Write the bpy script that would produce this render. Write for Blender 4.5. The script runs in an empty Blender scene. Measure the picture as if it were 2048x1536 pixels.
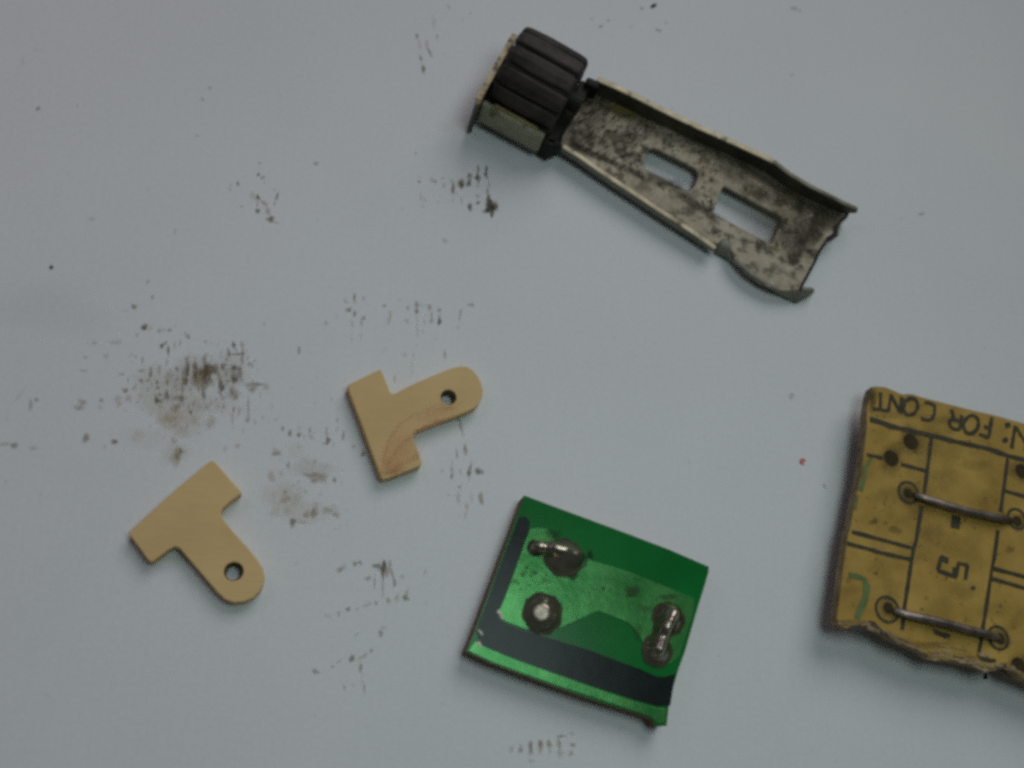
import bpy, bmesh, math, random
from mathutils import Vector, Matrix

# ------------------------------------------------------------------ scene, camera, light (1 unit = 1 cm)
sc = bpy.context.scene
sc.unit_settings.scale_length = 0.01
col = sc.collection
FPX, PXCM, TILT = 2000.0, 300.0, math.atan(0.45)
DIST = FPX / PXCM
CAM = Vector((-0.5 * math.sin(TILT), -0.866 * math.sin(TILT), math.cos(TILT))) * DIST
FWD = (-CAM).normalized()
RIGHT = FWD.cross(Vector((0, 1, 0))).normalized()
UP = RIGHT.cross(FWD).normalized()
cam_data = bpy.data.cameras.new('camera')
cam = bpy.data.objects.new('camera', cam_data)
col.objects.link(cam)
cam.matrix_world = Matrix(((RIGHT.x, UP.x, -FWD.x, CAM.x), (RIGHT.y, UP.y, -FWD.y, CAM.y),
                           (RIGHT.z, UP.z, -FWD.z, CAM.z), (0, 0, 0, 1)))
cam_data.sensor_fit = 'HORIZONTAL'
cam_data.angle = 2 * math.atan(1024 / FPX)
cam_data.clip_start, cam_data.clip_end = 0.05, 300
cam_data.dof.use_dof = True
cam_data.dof.focus_distance = DIST - 0.12
cam_data.dof.aperture_fstop = 0.55
sc.camera = cam

world = bpy.data.worlds.new('World')
sc.world = world
world.use_nodes = True
bg = world.node_tree.nodes['Background']
bg.inputs['Color'].default_value = (0.90, 1.0, 0.93, 1)
bg.inputs['Strength'].default_value = 0.045

def area_light(name, loc, target, size, power, color):
    d = bpy.data.lights.new(name, 'AREA')
    d.shape, d.size, d.energy, d.color = 'DISK', size, power, color
    o = bpy.data.objects.new(name, d)
    col.objects.link(o)
    o.location = loc
    o.rotation_euler = (Vector(target) - Vector(loc)).to_track_quat('-Z', 'Y').to_euler()
    return o
area_light('window_light', (38, 78, 88), (0, 0, 0), 86, 45500, (1.0, 0.975, 0.985))
area_light('ceiling_lamp', (1.2, -1.0, 9.2), (1.0, -1.2, 0), 3.4, 158, (0.79, 1.0, 0.965))

area_light('added_lilac_fill', (-8, 5, 9), (-2.5, 2, 0), 5, 75, (1.0, 0.72, 0.96))  # added fill without a real source, tints the table's upper left lilac

sc.view_settings.view_transform = 'Standard'
sc.view_settings.look = 'None'
sc.view_settings.exposure = 0
sc.view_settings.gamma = 1
sc.cycles.filter_width = 3.5
sc.cycles.use_denoising = False
sc.cycles.transparent_max_bounces = 96

# ------------------------------------------------------------------ helpers
def at(px, py, z=0.0):
    """the point at height z seen at photograph pixel (px, py) of 2048 x 1536"""
    d = FWD + RIGHT * ((px - 1024) / FPX) + UP * ((768 - py) / FPX)
    return CAM + d * ((z - CAM.z) / d.z)

def crop(x0, y0, s):
    return lambda pts: [(x0 + p[0] / s, y0 + p[1] / s) for p in pts]

class MB:
    def __init__(self):
        self.v, self.f, self.c = [], [], []
    def add(self, verts, faces, alpha=None):
        n = len(self.v)
        self.v += [Vector(p) for p in verts]
        self.f += [tuple(i + n for i in f) for f in faces]
        if alpha:
            self.c += alpha
        return self
    def build(self, name, mat, parent=None, origin=None, smooth=False, bevel=0, solid=0):
        o0 = origin or Vector((0, 0, 0))
        me = bpy.data.meshes.new(name)
        me.from_pydata([p - o0 for p in self.v], [], self.f)
        bm = bmesh.new(); bm.from_mesh(me)
        if not self.c:
            bmesh.ops.remove_doubles(bm, verts=bm.verts, dist=1e-5)
            bmesh.ops.recalc_face_normals(bm, faces=bm.faces)
        bm.to_mesh(me); bm.free()
        if self.c:
            a = me.color_attributes.new('dirt', 'FLOAT_COLOR', 'POINT')
            for i, c in enumerate(self.c):
                a.data[i].color = c
        me.materials.append(mat)
        if smooth:
            for p in me.polygons: p.use_smooth = True
        o = bpy.data.objects.new(name, me)
        col.objects.link(o)
        if parent: o.parent = parent
        else: o.location = o0
        if solid:
            m = o.modifiers.new('thickness', 'SOLIDIFY'); m.thickness = solid; m.offset = -1
        if bevel:
            m = o.modifiers.new('edge', 'BEVEL'); m.width = bevel; m.segments = 2
            m.limit_method = 'ANGLE'; m.angle_limit = math.radians(35)
        return o

def slab(mb, outer, holes, ztop, zbot):
    """solid plate from xy outlines; ztop / zbot are numbers or functions of (x, y)"""
    zt = ztop if callable(ztop) else (lambda x, y: ztop)
    zb = zbot if callable(zbot) else (lambda x, y: zbot)
    loops = [[Vector((p[0], p[1], 0)) for p in l] for l in [outer] + holes]
    flat = [p for l in loops for p in l]
    bm = bmesh.new()
    k = 0
    bv = [bm.verts.new(p) for p in flat]
    for l in loops:
        for i in range(len(l)):
            bm.edges.new((bv[k + i], bv[k + (i + 1) % len(l)]))
        k += len(l)
    bm.verts.index_update()
    bmesh.ops.triangle_fill(bm, use_beauty=True, use_dissolve=False, edges=bm.edges[:], normal=(0, 0, 1))
    tris = [[v.index for v in f.verts] for f in bm.faces]
    bm.free()
    n = len(flat)
    vs = [(p.x, p.y, zt(p.x, p.y)) for p in flat] + [(p.x, p.y, zb(p.x, p.y)) for p in flat]
    fs = [tuple(t) for t in tris] + [tuple(i + n for i in reversed(t)) for t in tris]
    k = 0
    for l in loops:
        m = len(l)
        for i in range(m):
            a, b = k + i, k + (i + 1) % m
            fs.append((a, b, b + n, a + n))
        k += m
    return mb.add(vs, fs)

def circle(c, r, n=20, squash=1.0, ang=0.0, jit=0.0, rnd=random):
    out = []
    for i in range(n):
        t = 2 * math.pi * i / n
        rr = r * (1 + rnd.uniform(-jit, jit))
        x, y = rr * math.cos(t), rr * math.sin(t) * squash
        out.append((c[0] + x * math.cos(ang) - y * math.sin(ang), c[1] + x * math.sin(ang) + y * math.cos(ang)))
    return out

def ribbon(mb, pts, width, z, thick=0.004, closed=False, jit=0.0):
    """flat printed stroke following xy points"""
    P = [Vector((p[0], p[1])) for p in pts]
    Q = []
    n = len(P)
    for i in range(n if closed else n - 1):
        a, b = P[i], P[(i + 1) % n]
        m = max(1, int((b - a).length / 0.05))
        Q += [a + (b - a) * (k / m) for k in range(m)]
    if not closed: Q.append(P[-1])
    n = len(Q)
    L, R = [], []
    for i in range(n):
        a = Q[(i - 1) % n] if closed or i > 0 else Q[i]
        b = Q[(i + 1) % n] if closed or i < n - 1 else Q[i]
        d = (b - a).normalized()
        w = width * 0.5 * (1 + random.uniform(-jit, jit))
        nrm = Vector((-d.y, d.x)) * w
        L.append(Q[i] + nrm); R.append(Q[i] - nrm)
    vs, fs = [], []
    for i in range(n):
        vs += [(L[i].x, L[i].y, z + thick), (R[i].x, R[i].y, z + thick), (L[i].x, L[i].y, z), (R[i].x, R[i].y, z)]
    for i in range(n if closed else n - 1):
        a, b = 4 * i, 4 * ((i + 1) % n)
        fs += [(a, b, b + 1, a + 1), (a, a + 2, b + 2, b), (a + 1, b + 1, b + 3, a + 3)]
    return mb.add(vs, fs)

def tube(mb, pts, radii, n=12, cap=True):
    P = [Vector(p) for p in pts]
    rings = []
    for i, p in enumerate(P):
        d = (P[min(i + 1, len(P) - 1)] - P[max(i - 1, 0)]).normalized()
        u = d.cross(Vector((0.3, 0.1, 0.95))).normalized(); w = d.cross(u)
        r = radii[i] if isinstance(radii, (list, tuple)) else radii
        rings.append([p + u * r * math.cos(2 * math.pi * k / n) + w * r * math.sin(2 * math.pi * k / n) for k in range(n)])
    vs = [v for r in rings for v in r]
    fs = [(i * n + k, i * n + (k + 1) % n, (i + 1) * n + (k + 1) % n, (i + 1) * n + k) for i in range(len(P) - 1) for k in range(n)]
    if cap:
        fs += [tuple(reversed(range(n))), tuple(range((len(P) - 1) * n, len(P) * n))]
    return mb.add(vs, fs)

def empty(name, loc, label, cat, group=None):
    o = bpy.data.objects.new(name, None)
    o.empty_display_size = 0.3
    col.objects.link(o)
    o.location = loc
    o['label'], o['category'] = label, cat
    if group: o['group'] = group
    return o

# ------------------------------------------------------------------ materials
def material(name):
    m = bpy.data.materials.new(name)
    m.use_nodes = True
    nt = m.node_tree
    return m, nt, nt.nodes['Principled BSDF']

def N(nt, kind, **inp):
    n = nt.nodes.new(kind)
    for k, v in inp.items():
        if k in n.inputs.keys(): n.inputs[k].default_value = v
        else: setattr(n, k, v)
    return n

def coords(nt, scale=(1, 1, 1)):
    tc = nt.nodes.new('ShaderNodeTexCoord')
    mp = nt.nodes.new('ShaderNodeMapping')
    mp.inputs['Scale'].default_value = scale
    nt.links.new(tc.outputs['Object'], mp.inputs['Vector'])
    return mp.outputs['Vector']

def noise(nt, vec, scale, detail=4, rough=0.55):
    n = nt.nodes.new('ShaderNodeTexNoise')
    n.inputs['Scale'].default_value, n.inputs['Detail'].default_value, n.inputs['Roughness'].default_value = scale, detail, rough
    nt.links.new(vec, n.inputs['Vector'])
    return n.outputs['Fac']

def ramp(nt, fac, stops):
    r = nt.nodes.new('ShaderNodeValToRGB')
    e = r.color_ramp.elements
    while len(e) < len(stops): e.new(0.5)
    for el, (p, c) in zip(e, stops):
        el.position = p
        el.color = c if len(c) == 4 else (*c, 1)
    nt.links.new(fac, r.inputs['Fac'])
    return r.outputs['Color']

def mix(nt, fac, a, b, mode='MIX'):
    m = nt.nodes.new('ShaderNodeMix')
    m.data_type = 'RGBA'; m.blend_type = mode
    for s, v in ((m.inputs[0], fac), (m.inputs[6], a), (m.inputs[7], b)):
        if hasattr(v, 'is_output'): nt.links.new(v, s)
        else: s.default_value = v if not isinstance(v, tuple) or len(v) == 4 else (*v, 1)
    return m.outputs[2]

def bump(nt, bsdf, h, strength, dist):
    b = nt.nodes.new('ShaderNodeBump')
    b.inputs['Strength'].default_value, b.inputs['Distance'].default_value = strength, dist
    nt.links.new(h, b.inputs['Height']); nt.links.new(b.outputs['Normal'], bsdf.inputs['Normal'])

def table_mat():
    m, nt, b = material('white_laminate')
    v = coords(nt)
    n1 = noise(nt, v, 0.55, 3)
    c = ramp(nt, n1, [(0.3, (0.655, 0.675, 0.70)), (0.7, (0.695, 0.715, 0.73))])
    g = noise(nt, coords(nt, (26, 0.8, 1)), 3.0, 3)
    g2 = noise(nt, coords(nt, (0.8, 26, 1)), 3.0, 3)
    c = mix(nt, 0.045, c, ramp(nt, g, [(0.35, (0.42, 0.43, 0.43)), (0.65, (0.78, 0.78, 0.78))]))
    c = mix(nt, 0.03, c, ramp(nt, g2, [(0.35, (0.42, 0.43, 0.43)), (0.65, (0.78, 0.78, 0.78))]))
    c = mix(nt, 0.10, c, ramp(nt, noise(nt, v, 34, 2), [(0.35, (0.46, 0.47, 0.48)), (0.65, (0.76, 0.76, 0.75))]))
    sp = noise(nt, v, 16, 2)
    c = mix(nt, ramp(nt, sp, [(0.70, (0, 0, 0)), (0.80, (0.35, 0.35, 0.35))]), c, (0.30, 0.28, 0.25))
    nt.links.new(c, b.inputs['Base Color'])
    b.inputs['Roughness'].default_value = 0.5
    b.inputs['Specular IOR Level'].default_value = 0.25
    bump(nt, b, noise(nt, v, 60, 2), 0.08, 0.01)
    return m

def dirt_mat(name, tones, sc_=26):
    m, nt, b = material(name)
    at_ = nt.nodes.new('ShaderNodeAttribute'); at_.attribute_name = 'dirt'
    sep = nt.nodes.new('ShaderNodeSeparateColor')
    nt.links.new(at_.outputs['Color'], sep.inputs['Color'])
    nf = noise(nt, coords(nt, (1.6, 0.8, 1)), sc_, 3, 0.6)
    k = nt.nodes.new('ShaderNodeMapRange')
    for nme, val in (('From Min', 0.3), ('From Max', 0.62), ('To Min', 0.42), ('To Max', 1.05)):
        k.inputs[nme].default_value = val
    nt.links.new(nf, k.inputs['Value'])
    mul = nt.nodes.new('ShaderNodeMath'); mul.operation = 'MULTIPLY'; mul.use_clamp = True
    nt.links.new(sep.outputs['Red'], mul.inputs[0]); nt.links.new(k.outputs['Result'], mul.inputs[1])
    tone = ramp(nt, sep.outputs['Green'], tones)
    nt.links.new(tone, b.inputs['Base Color'])
    b.inputs['Roughness'].default_value = 0.8
    nt.links.new(mul.outputs[0], b.inputs['Alpha'])
    return m

def red_mat():
    m, nt, b = material('red_ink')
    nt.links.new(ramp(nt, noise(nt, coords(nt), 60), [(0.3, (0.50, 0.06, 0.05)), (0.7, (0.62, 0.12, 0.10))]), b.inputs['Base Color'])
    b.inputs['Roughness'].default_value = 0.7
    return m

def tan_mat(name, smear):
    m, nt, b = material(name)
    v = coords(nt)
    c = ramp(nt, noise(nt, v, 3.0, 5), [(0.3, (0.59, 0.41, 0.190)), (0.7, (0.68, 0.48, 0.230))])
    fib = noise(nt, coords(nt, (3, 50, 1)), 2.0, 3)
    c = mix(nt, 0.10, c, ramp(nt, fib, [(0.35, (0.35, 0.24, 0.10)), (0.65, (0.70, 0.52, 0.26))]))
    nt.links.new(c, b.inputs['Base Color'])
    b.inputs['Roughness'].default_value = 0.6
    b.inputs['Specular IOR Level'].default_value = 0.15
    bump(nt, b, fib, 0.12, 0.01)
    return m

def bracket_mat(name, dirt=0.5, base=((0.36, 0.31, 0.22), (0.47, 0.41, 0.30))):
    m, nt, b = material(name)
    v = coords(nt)
    c = ramp(nt, noise(nt, v, 2.6, 5), [(0.3, base[0]), (0.7, base[1])])
    pit = noise(nt, v, 11, 5, 0.62)
    lo = 0.66 - 0.16 * dirt
    dark = ramp(nt, pit, [(lo - 0.04, (0, 0, 0)), (lo + 0.07, (0.92, 0.92, 0.92))])
    patch = ramp(nt, noise(nt, v, 1.7, 3), [(0.38, (0.25,) * 3), (0.62, (1,) * 3)])
    c = mix(nt, mix(nt, 1.0, dark, patch, 'MULTIPLY'), c, (0.035, 0.032, 0.022))
    brown = ramp(nt, noise(nt, v, 5.5, 4), [(0.58, (0, 0, 0)), (0.72, (0.6, 0.6, 0.6))])
    c = mix(nt, brown, c, (0.17, 0.115, 0.045))
    light = ramp(nt, noise(nt, v, 23, 3), [(0.60, (0, 0, 0)), (0.74, (0.5, 0.5, 0.5))])
    c = mix(nt, light, c, (0.58, 0.53, 0.43))
    nt.links.new(c, b.inputs['Base Color'])
    b.inputs['Metallic'].default_value = 0.25
    nt.links.new(ramp(nt, pit, [(0.3, (0.42,) * 3), (0.7, (0.75,) * 3)]), b.inputs['Roughness'])
    bump(nt, b, pit, 0.35, 0.02)
    return m

def plain_mat(name, c0, c1, scale=6, rough=0.5, metal=0.0, bmp=0.1, spec=0.5, coat=0.0, coat_rough=0.1):
    m, nt, b = material(name)
    v = coords(nt)
    n = noise(nt, v, scale, 5, 0.6)
    nt.links.new(ramp(nt, n, [(0.32, c0), (0.68, c1)]), b.inputs['Base Color'])
    b.inputs['Roughness'].default_value = rough
    b.inputs['Metallic'].default_value = metal
    b.inputs['Specular IOR Level'].default_value = spec
    b.inputs['Coat Weight'].default_value = coat
    b.inputs['Coat Roughness'].default_value = coat_rough
    if bmp: bump(nt, b, n, bmp, 0.02)
    return m

M_table = table_mat()
M_dirt = dirt_mat('dried_grime', [(0.0, (0.040, 0.030, 0.010)), (0.5, (0.165, 0.105, 0.030)), (1.0, (0.44, 0.27, 0.065))])
M_specks = dirt_mat('oily_specks', [(0.0, (0.010, 0.010, 0.007)), (0.5, (0.055, 0.045, 0.018)), (1.0, (0.19, 0.15, 0.03))], 40)
M_redmark = dirt_mat('faint_red_marker', [(0.0, (0.60, 0.25, 0.15)), (1.0, (0.62, 0.30, 0.18))], 14)
M_red = red_mat()
M_tan = tan_mat('tan_phenolic', None)
M_metal = bracket_mat('tarnished_steel', 0.85, ((0.23, 0.20, 0.14), (0.36, 0.315, 0.235)))
M_edge = bracket_mat('worn_steel_edge', 0.25, ((0.50, 0.42, 0.28), (0.66, 0.57, 0.40)))
M_edge2 = bracket_mat('rusty_steel_edge', 0.75, ((0.34, 0.26, 0.14), (0.52, 0.44, 0.28)))
M_tab = bracket_mat('dull_olive_steel', 0.4, ((0.22, 0.21, 0.14), (0.34, 0.33, 0.23)))
M_scratch = plain_mat('bare_scratched_steel', (0.40, 0.37, 0.30), (0.55, 0.52, 0.44), 20, 0.5, 0.2)
M_hole = plain_mat('scorched_shaded_hole_wall', (0.09, 0.065, 0.03), (0.20, 0.15, 0.075), 20, 0.8)  # dark tone carries both the drilled burn and the hole's inner shade
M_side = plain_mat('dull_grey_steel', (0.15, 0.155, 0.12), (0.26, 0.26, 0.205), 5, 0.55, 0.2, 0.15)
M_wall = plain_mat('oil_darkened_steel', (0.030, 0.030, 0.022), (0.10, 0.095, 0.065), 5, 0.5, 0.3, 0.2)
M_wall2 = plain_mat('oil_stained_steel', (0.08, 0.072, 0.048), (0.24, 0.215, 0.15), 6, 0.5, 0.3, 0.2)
M_grease = plain_mat('black_grease', (0.004, 0.004, 0.003), (0.018, 0.016, 0.011), 9, 0.6, 0, 0.4, 0.25)
M_brass = plain_mat('dull_brass', (0.16, 0.12, 0.035), (0.34, 0.28, 0.12), 8, 0.5, 0.3, 0.2)
M_rubber = plain_mat('worn_dark_rubber', (0.010, 0.008, 0.007), (0.058, 0.045, 0.038), 5, 0.55, 0, 0.35, 0.3)
M_core = plain_mat('dark_rubber_groove', (0.010, 0.008, 0.007), (0.022, 0.018, 0.015), 6, 0.75, 0, 0.2)

M_mask = plain_mat('green_solder_mask', (0.002, 0.110, 0.018), (0.004, 0.155, 0.028), 3, 0.22, 0, 0.03, 0.16)
M_copper = plain_mat('mask_over_copper', (0.018, 0.145, 0.028), (0.055, 0.230, 0.060), 5, 0.27, 0.40, 0.16, 0.3)
M_black = plain_mat('black_print', (0.004, 0.009, 0.009), (0.011, 0.018, 0.017), 5, 0.24, 0, 0.05, 0.15)
M_edgefr = plain_mat('raw_board_edge', (0.10, 0.06, 0.03), (0.20, 0.13, 0.06), 20, 0.8)
M_solder = plain_mat('solder', (0.24, 0.205, 0.155), (0.52, 0.47, 0.39), 7, 0.21, 0.9, 0.06)
M_lead = plain_mat('tinned_lead', (0.40, 0.36, 0.29), (0.66, 0.61, 0.52), 40, 0.5, 0.6, 0.4)
M_backing = plain_mat('hole_backing_brown', (0.05, 0.018, 0.005), (0.13, 0.050, 0.014), 14, 0.4)  # for the added discs that darken the board holes
M_flux = plain_mat('flux_residue', (0.018, 0.020, 0.006), (0.05, 0.045, 0.012), 10, 0.45, 0, 0.2, 0.2)

M_board = plain_mat('brown_phenolic', (0.30, 0.188, 0.042), (0.47, 0.308, 0.078), 3.4, 0.55, 0, 0.08, 0.14)
M_board_edge = plain_mat('chipped_phenolic_edge', (0.16, 0.105, 0.05), (0.36, 0.26, 0.145), 14, 0.8, 0, 0.5)
M_print = plain_mat('faded_black_ink', (0.018, 0.017, 0.008), (0.055, 0.048, 0.022), 18, 0.7, 0, 0)
M_green_ink = plain_mat('green_paint', (0.06, 0.12, 0.03), (0.15, 0.18, 0.05), 14, 0.6, 0, 0)
M_wire = plain_mat('tarnished_wire', (0.09, 0.073, 0.06), (0.34, 0.28, 0.245), 6, 0.42, 0.75, 0.25)
M_fibre = plain_mat('torn_pale_fibre', (0.27, 0.19, 0.085), (0.42, 0.33, 0.19), 18, 0.9, 0, 0.5)
M_crumb = plain_mat('dark_crumb', (0.012, 0.010, 0.007), (0.05, 0.04, 0.02), 30, 0.8, 0, 0.5)

# ------------------------------------------------------------------ the table
mb = MB()
t = 22.0
mb.add([(-t, -t, 0), (t, -t, 0), (t, t, 0), (-t, t, 0), (-t, -t, -1.8), (t, -t, -1.8), (t, t, -1.8), (-t, t, -1.8)],
       [(0, 1, 2, 3), (0, 4, 5, 1), (1, 5, 6, 2), (2, 6, 7, 3), (3, 7, 4, 0), (7, 6, 5, 4)])
top = mb.build('tabletop', M_table)
top['kind'] = 'structure'
top['label'] = 'white scuffed tabletop under all the parts'

# thin irregular film of dirt: dense centre, clear rim
rg = random.Random(21)
_layer = [0]
def fleck(mb, px, py, rx, ry, alpha, tone, ang=0.0, place=None):
    _layer[0] += 1
    z = 0.0006 + (_layer[0] % 97) * 0.00003
    n = 12
    put = (lambda x, y: (lambda p: (p.x, p.y, p.z + z))(place(x, y))) if place else (lambda x, y: (lambda p: (p.x, p.y, z))(at(x, y, z)))
    ph = rg.uniform(0, 6)
    vs, al = [put(px, py)], [(alpha, tone, 0, 1)]
    for k, (rad, f) in enumerate(((.55, .85), (1.15, 0.0))):
        for i in range(n):
            a = 2 * math.pi * i / n
            w = rad * (1 + .16 * math.sin(2 * a + ph) + .12 * math.sin(3 * a + 2 * ph) + rg.uniform(-.1, .1))
            x, y = rx * w * math.cos(a), ry * w * math.sin(a)
            x, y = x * math.cos(ang) - y * math.sin(ang), x * math.sin(ang) + y * math.cos(ang)
            vs.append(put(px + x, py + y)); al.append((alpha * f, tone, 0, 1))
    fs = []
    for i in range(n):
        j = (i + 1) % n
        fs += [(0, 1 + i, 1 + j), (1 + i, 1 + n + i, 1 + n + j, 1 + j)]
    mb.add(vs, fs, al)


# ------------------------------------------------------------------ the bracket with its roller
rt = random.Random(5)
def zp(px): return 0.125 - 0.02 * (px - 1120) / 580.0       # plate top falls slightly to the right
def zpl(x, y): return ZA + ZB * x                           # the same slope over world xy
_pa, _pb = at(1130, 240, zp(1130)), at(1680, 500, zp(1680))
ZB = (zp(1680) - zp(1130)) / (_pb.x - _pa.x); ZA = zp(1130) - ZB * _pa.x
def onplate(px, py, h=0.0):
    p = at(px, py, 0.2 + h)
    for _ in range(6): p = at(px, py, zpl(p.x, p.y) + h)
    return p
TH = 0.026
br_o = at(1400, 400, 0.0)
bracket = empty('bracket_arm', br_o, 'tarnished metal channel bracket with two slots and a dark ribbed roller at one end', 'bracket')

up_px = [(1196, 157, .15), (1235, 174, .15), (1275, 193, .15), (1320, 216, .145), (1365, 238, .14), (1420, 263, .135), (1470, 285, .13), (1515, 306, .13),
         (1548, 322, .13), (1580, 347, .125), (1620, 371, .12), (1660, 391, .11), (1692, 407, .10), (1716, 418, .075)]
lo_px = [(1126, 291, .03), (1160, 312, .03), (1200, 340, .03), (1240, 367, .03), (1280, 393, .03), (1320, 420, .03), (1360, 446, .028), (1395, 469, .025), (1420, 487, .02), (1432, 495, .015)]
U = [onplate(x, y, h) for x, y, h in up_px]
L = [onplate(x, y, h) for x, y, h in lo_px]

def wall(mb, pts, tops, bots, th):
    """standing strip of thickness th along pts (xy); tops and bots are heights from the plate surface"""
    P = [Vector((p.x, p.y)) for p in pts]
    vs, fs = [], []
    for i, p in enumerate(P):
        d = (P[min(i + 1, len(P) - 1)] - P[max(i - 1, 0)]).normalized()
        n = Vector((-d.y, d.x)) * th * 0.5
        z0 = zpl(p.x, p.y)
        for q, z in ((p + n, z0 + tops[i]), (p - n, z0 + tops[i]), (p - n, z0 + bots[i]), (p + n, z0 + bots[i])):
            vs.append((q.x, q.y, z))
    for i in range(len(P) - 1):
        a, b = 4 * i, 4 * i + 4
        for k in range(4):
            fs.append((a + k, b + k, b + (k + 1) % 4, a + (k + 1) % 4))
    fs += [(0, 1, 2, 3), tuple(4 * (len(P) - 1) + k for k in (3, 2, 1, 0))]
    return mb.add(vs, fs)

right_end = [(1698, 422), (1690, 436), (1681, 442), (1676, 452), (1668, 458), (1674, 466), (1664, 474), (1654, 480), (1640, 500), (1628, 526), (1614, 552), (1604, 570), (1600, 580)]
cut = [(1580, 583), (1552, 580), (1525, 568), (1500, 552), (1481, 534), (1468, 516), (1462, 498), (1460, 484), (1452, 479), (1443, 481), (1436, 488)]
outer = [(p.x, p.y) for p in U[:-1]]
outer += [tuple(onplate(*p).xy) for p in right_end + cut]
outer += [(p.x, p.y) for p in reversed(L[:-1])]
outer += [tuple(onplate(*p).xy) for p in [(1122, 286), (1126, 262), (1142, 228), (1160, 196), (1170, 176), (1182, 166)]]
def rounded(px, r, n=4):
    out = []
    m = len(px)
    for i in range(m):
        p, a, b = Vector(px[i]), Vector(px[i - 1]), Vector(px[(i + 1) % m])
        u, w = (a - p).normalized() * r, (b - p).normalized() * r
        for k in range(n + 1):
            t_ = k / n
            out.append(tuple(p + u * (1 - t_) ** 2 + w * t_ ** 2))
    return out
slot_a = rounded([(1301, 291), (1402, 342), (1383, 385), (1282, 333)], 19)
slot_b = rounded([(1447, 371), (1566, 435), (1544, 489), (1426, 426)], 6, 2)
holes = [[tuple(onplate(*p).xy) for p in s_] for s_ in (slot_a, slot_b)]
mb = MB()
slab(mb, outer, holes, zpl, lambda x, y: zpl(x, y) - TH)
plate = mb.build('arm_plate', M_metal, bracket, br_o, bevel=0.008)
NB = 9                                                       # the worn bright edge stops here on the far wall
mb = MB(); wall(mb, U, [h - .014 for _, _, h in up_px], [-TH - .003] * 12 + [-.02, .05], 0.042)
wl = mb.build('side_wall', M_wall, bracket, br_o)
mb = MB(); wall(mb, U[:NB], [h for _, _, h in up_px[:NB]], [h - .0145 for _, _, h in up_px[:NB]], 0.044)
mb.build('worn_edge', M_edge, wl, br_o, bevel=0.006)
mb = MB(); wall(mb, U[NB - 1:], [h + .001 for _, _, h in up_px[NB - 1:]], [h - .0145 for _, _, h in up_px[NB - 1:]], 0.034)
mb.build('worn_edge', M_wall2, wl, br_o, bevel=0.006)
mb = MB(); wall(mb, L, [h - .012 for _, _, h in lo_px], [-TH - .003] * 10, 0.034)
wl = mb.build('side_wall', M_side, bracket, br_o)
mb = MB(); wall(mb, L, [h for _, _, h in lo_px], [h - .0125 for _, _, h in lo_px], 0.036)
mb.build('worn_edge', M_edge, wl, br_o, bevel=0.006)
# curled-down flange at the lower right, ending in a hook
ftop = [(1443, 481), (1452, 479), (1460, 484), (1462, 498), (1468, 516), (1481, 534), (1500, 552), (1525, 568), (1552, 580), (1580, 583), (1602, 578), (1630, 580)]
fbot = [(1428, 507), (1434, 511), (1442, 516), (1452, 522), (1466, 530), (1484, 541), (1505, 555), (1528, 571), (1552, 587), (1573, 600), (1592, 608), (1626, 588)]
mb = MB()
A = [onplate(*p) - Vector((0, 0, 0.004)) for p in ftop]
B = [at(p[0], p[1], 0.008) for p in fbot]
for i in range(len(A)):
    mid = (A[i] + B[i]) * 0.5 + Vector((-0.003, -0.004, 0.006))
    mb.v += [A[i], mid, B[i]]
for i in range(len(A) - 1):
    a, b = 3 * i, 3 * i + 3
    mb.f += [(a, a + 1, b + 1, b), (a + 1, a + 2, b + 2, b + 1)]
mb.build('curled_flange', M_side, bracket, br_o, smooth=True, solid=0.03)
# scratch mark on the plate (bright V)
mb = MB()
for k, pts in enumerate(([(1609, 416), (1627, 430)], [(1626, 430), (1592, 443)])):
    q = [onplate(*p) for p in pts]
    d = (q[1] - q[0]).normalized(); n = Vector((-d.y, d.x, 0)) * 0.007
    mb.add([(p.x, p.y, zpl(p.x, p.y) + 0.002 + k * .0003) for p in (q[0] + n, q[1] + n, q[1] - n, q[0] - n)], [(0, 1, 2, 3)])
mb.build('bright_scratch', M_scratch, bracket, br_o)
# oily specks, hatching and brown patches on the plate
mb = MB()
def inside(px, py):
    return 0.577 * (px - 1300) + 232 < py + 0 and py < 0.655 * (px - 1126) + 287 and (px - 1126) * .5 + 0 > -20 + 0 and not (1600 < px and py > 600)
def spk(px, py, rx, ry, a_, t_, ang=0.0): fleck(mb, px, py, rx, ry, a_, t_, ang, onplate)
arm = math.radians(27.5)
def uv(u, v): return (1160 + u * math.cos(arm) - v * math.sin(arm), 225 + u * math.sin(arm) + v * math.cos(arm))
for _ in range(620):
    u = rt.random() ** 1.15 * 520
    v = rt.uniform(-62, 64)
    if v > 64 - u * .02 or (u > 470 and abs(v) > 50): continue
    if u < 130: a_, l_, w_ = rt.uniform(.35, .85), rt.uniform(4, 11), rt.uniform(1.4, 3)
    elif v > 15 and u < 330: a_, l_, w_ = rt.uniform(.35, .95), rt.uniform(2, 7), rt.uniform(1.6, 3.2)
    else: a_, l_, w_ = rt.uniform(.3, .85), rt.uniform(1.4, 3.6), rt.uniform(1.4, 3)
    if u > 330 and rt.random() < .55: continue
    x, y = uv(u, v)
    if 1280 < x < 1404 and abs((y - 337) - .51 * (x - 1342)) < 36: continue
    if 1424 < x < 1568 and abs((y - 430) - .53 * (x - 1496)) < 42: continue
    spk(x, y, l_, w_, a_, rt.uniform(0, .35), math.radians(rt.uniform(-50, -25)) if u < 130 else rt.uniform(0, 3))
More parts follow.
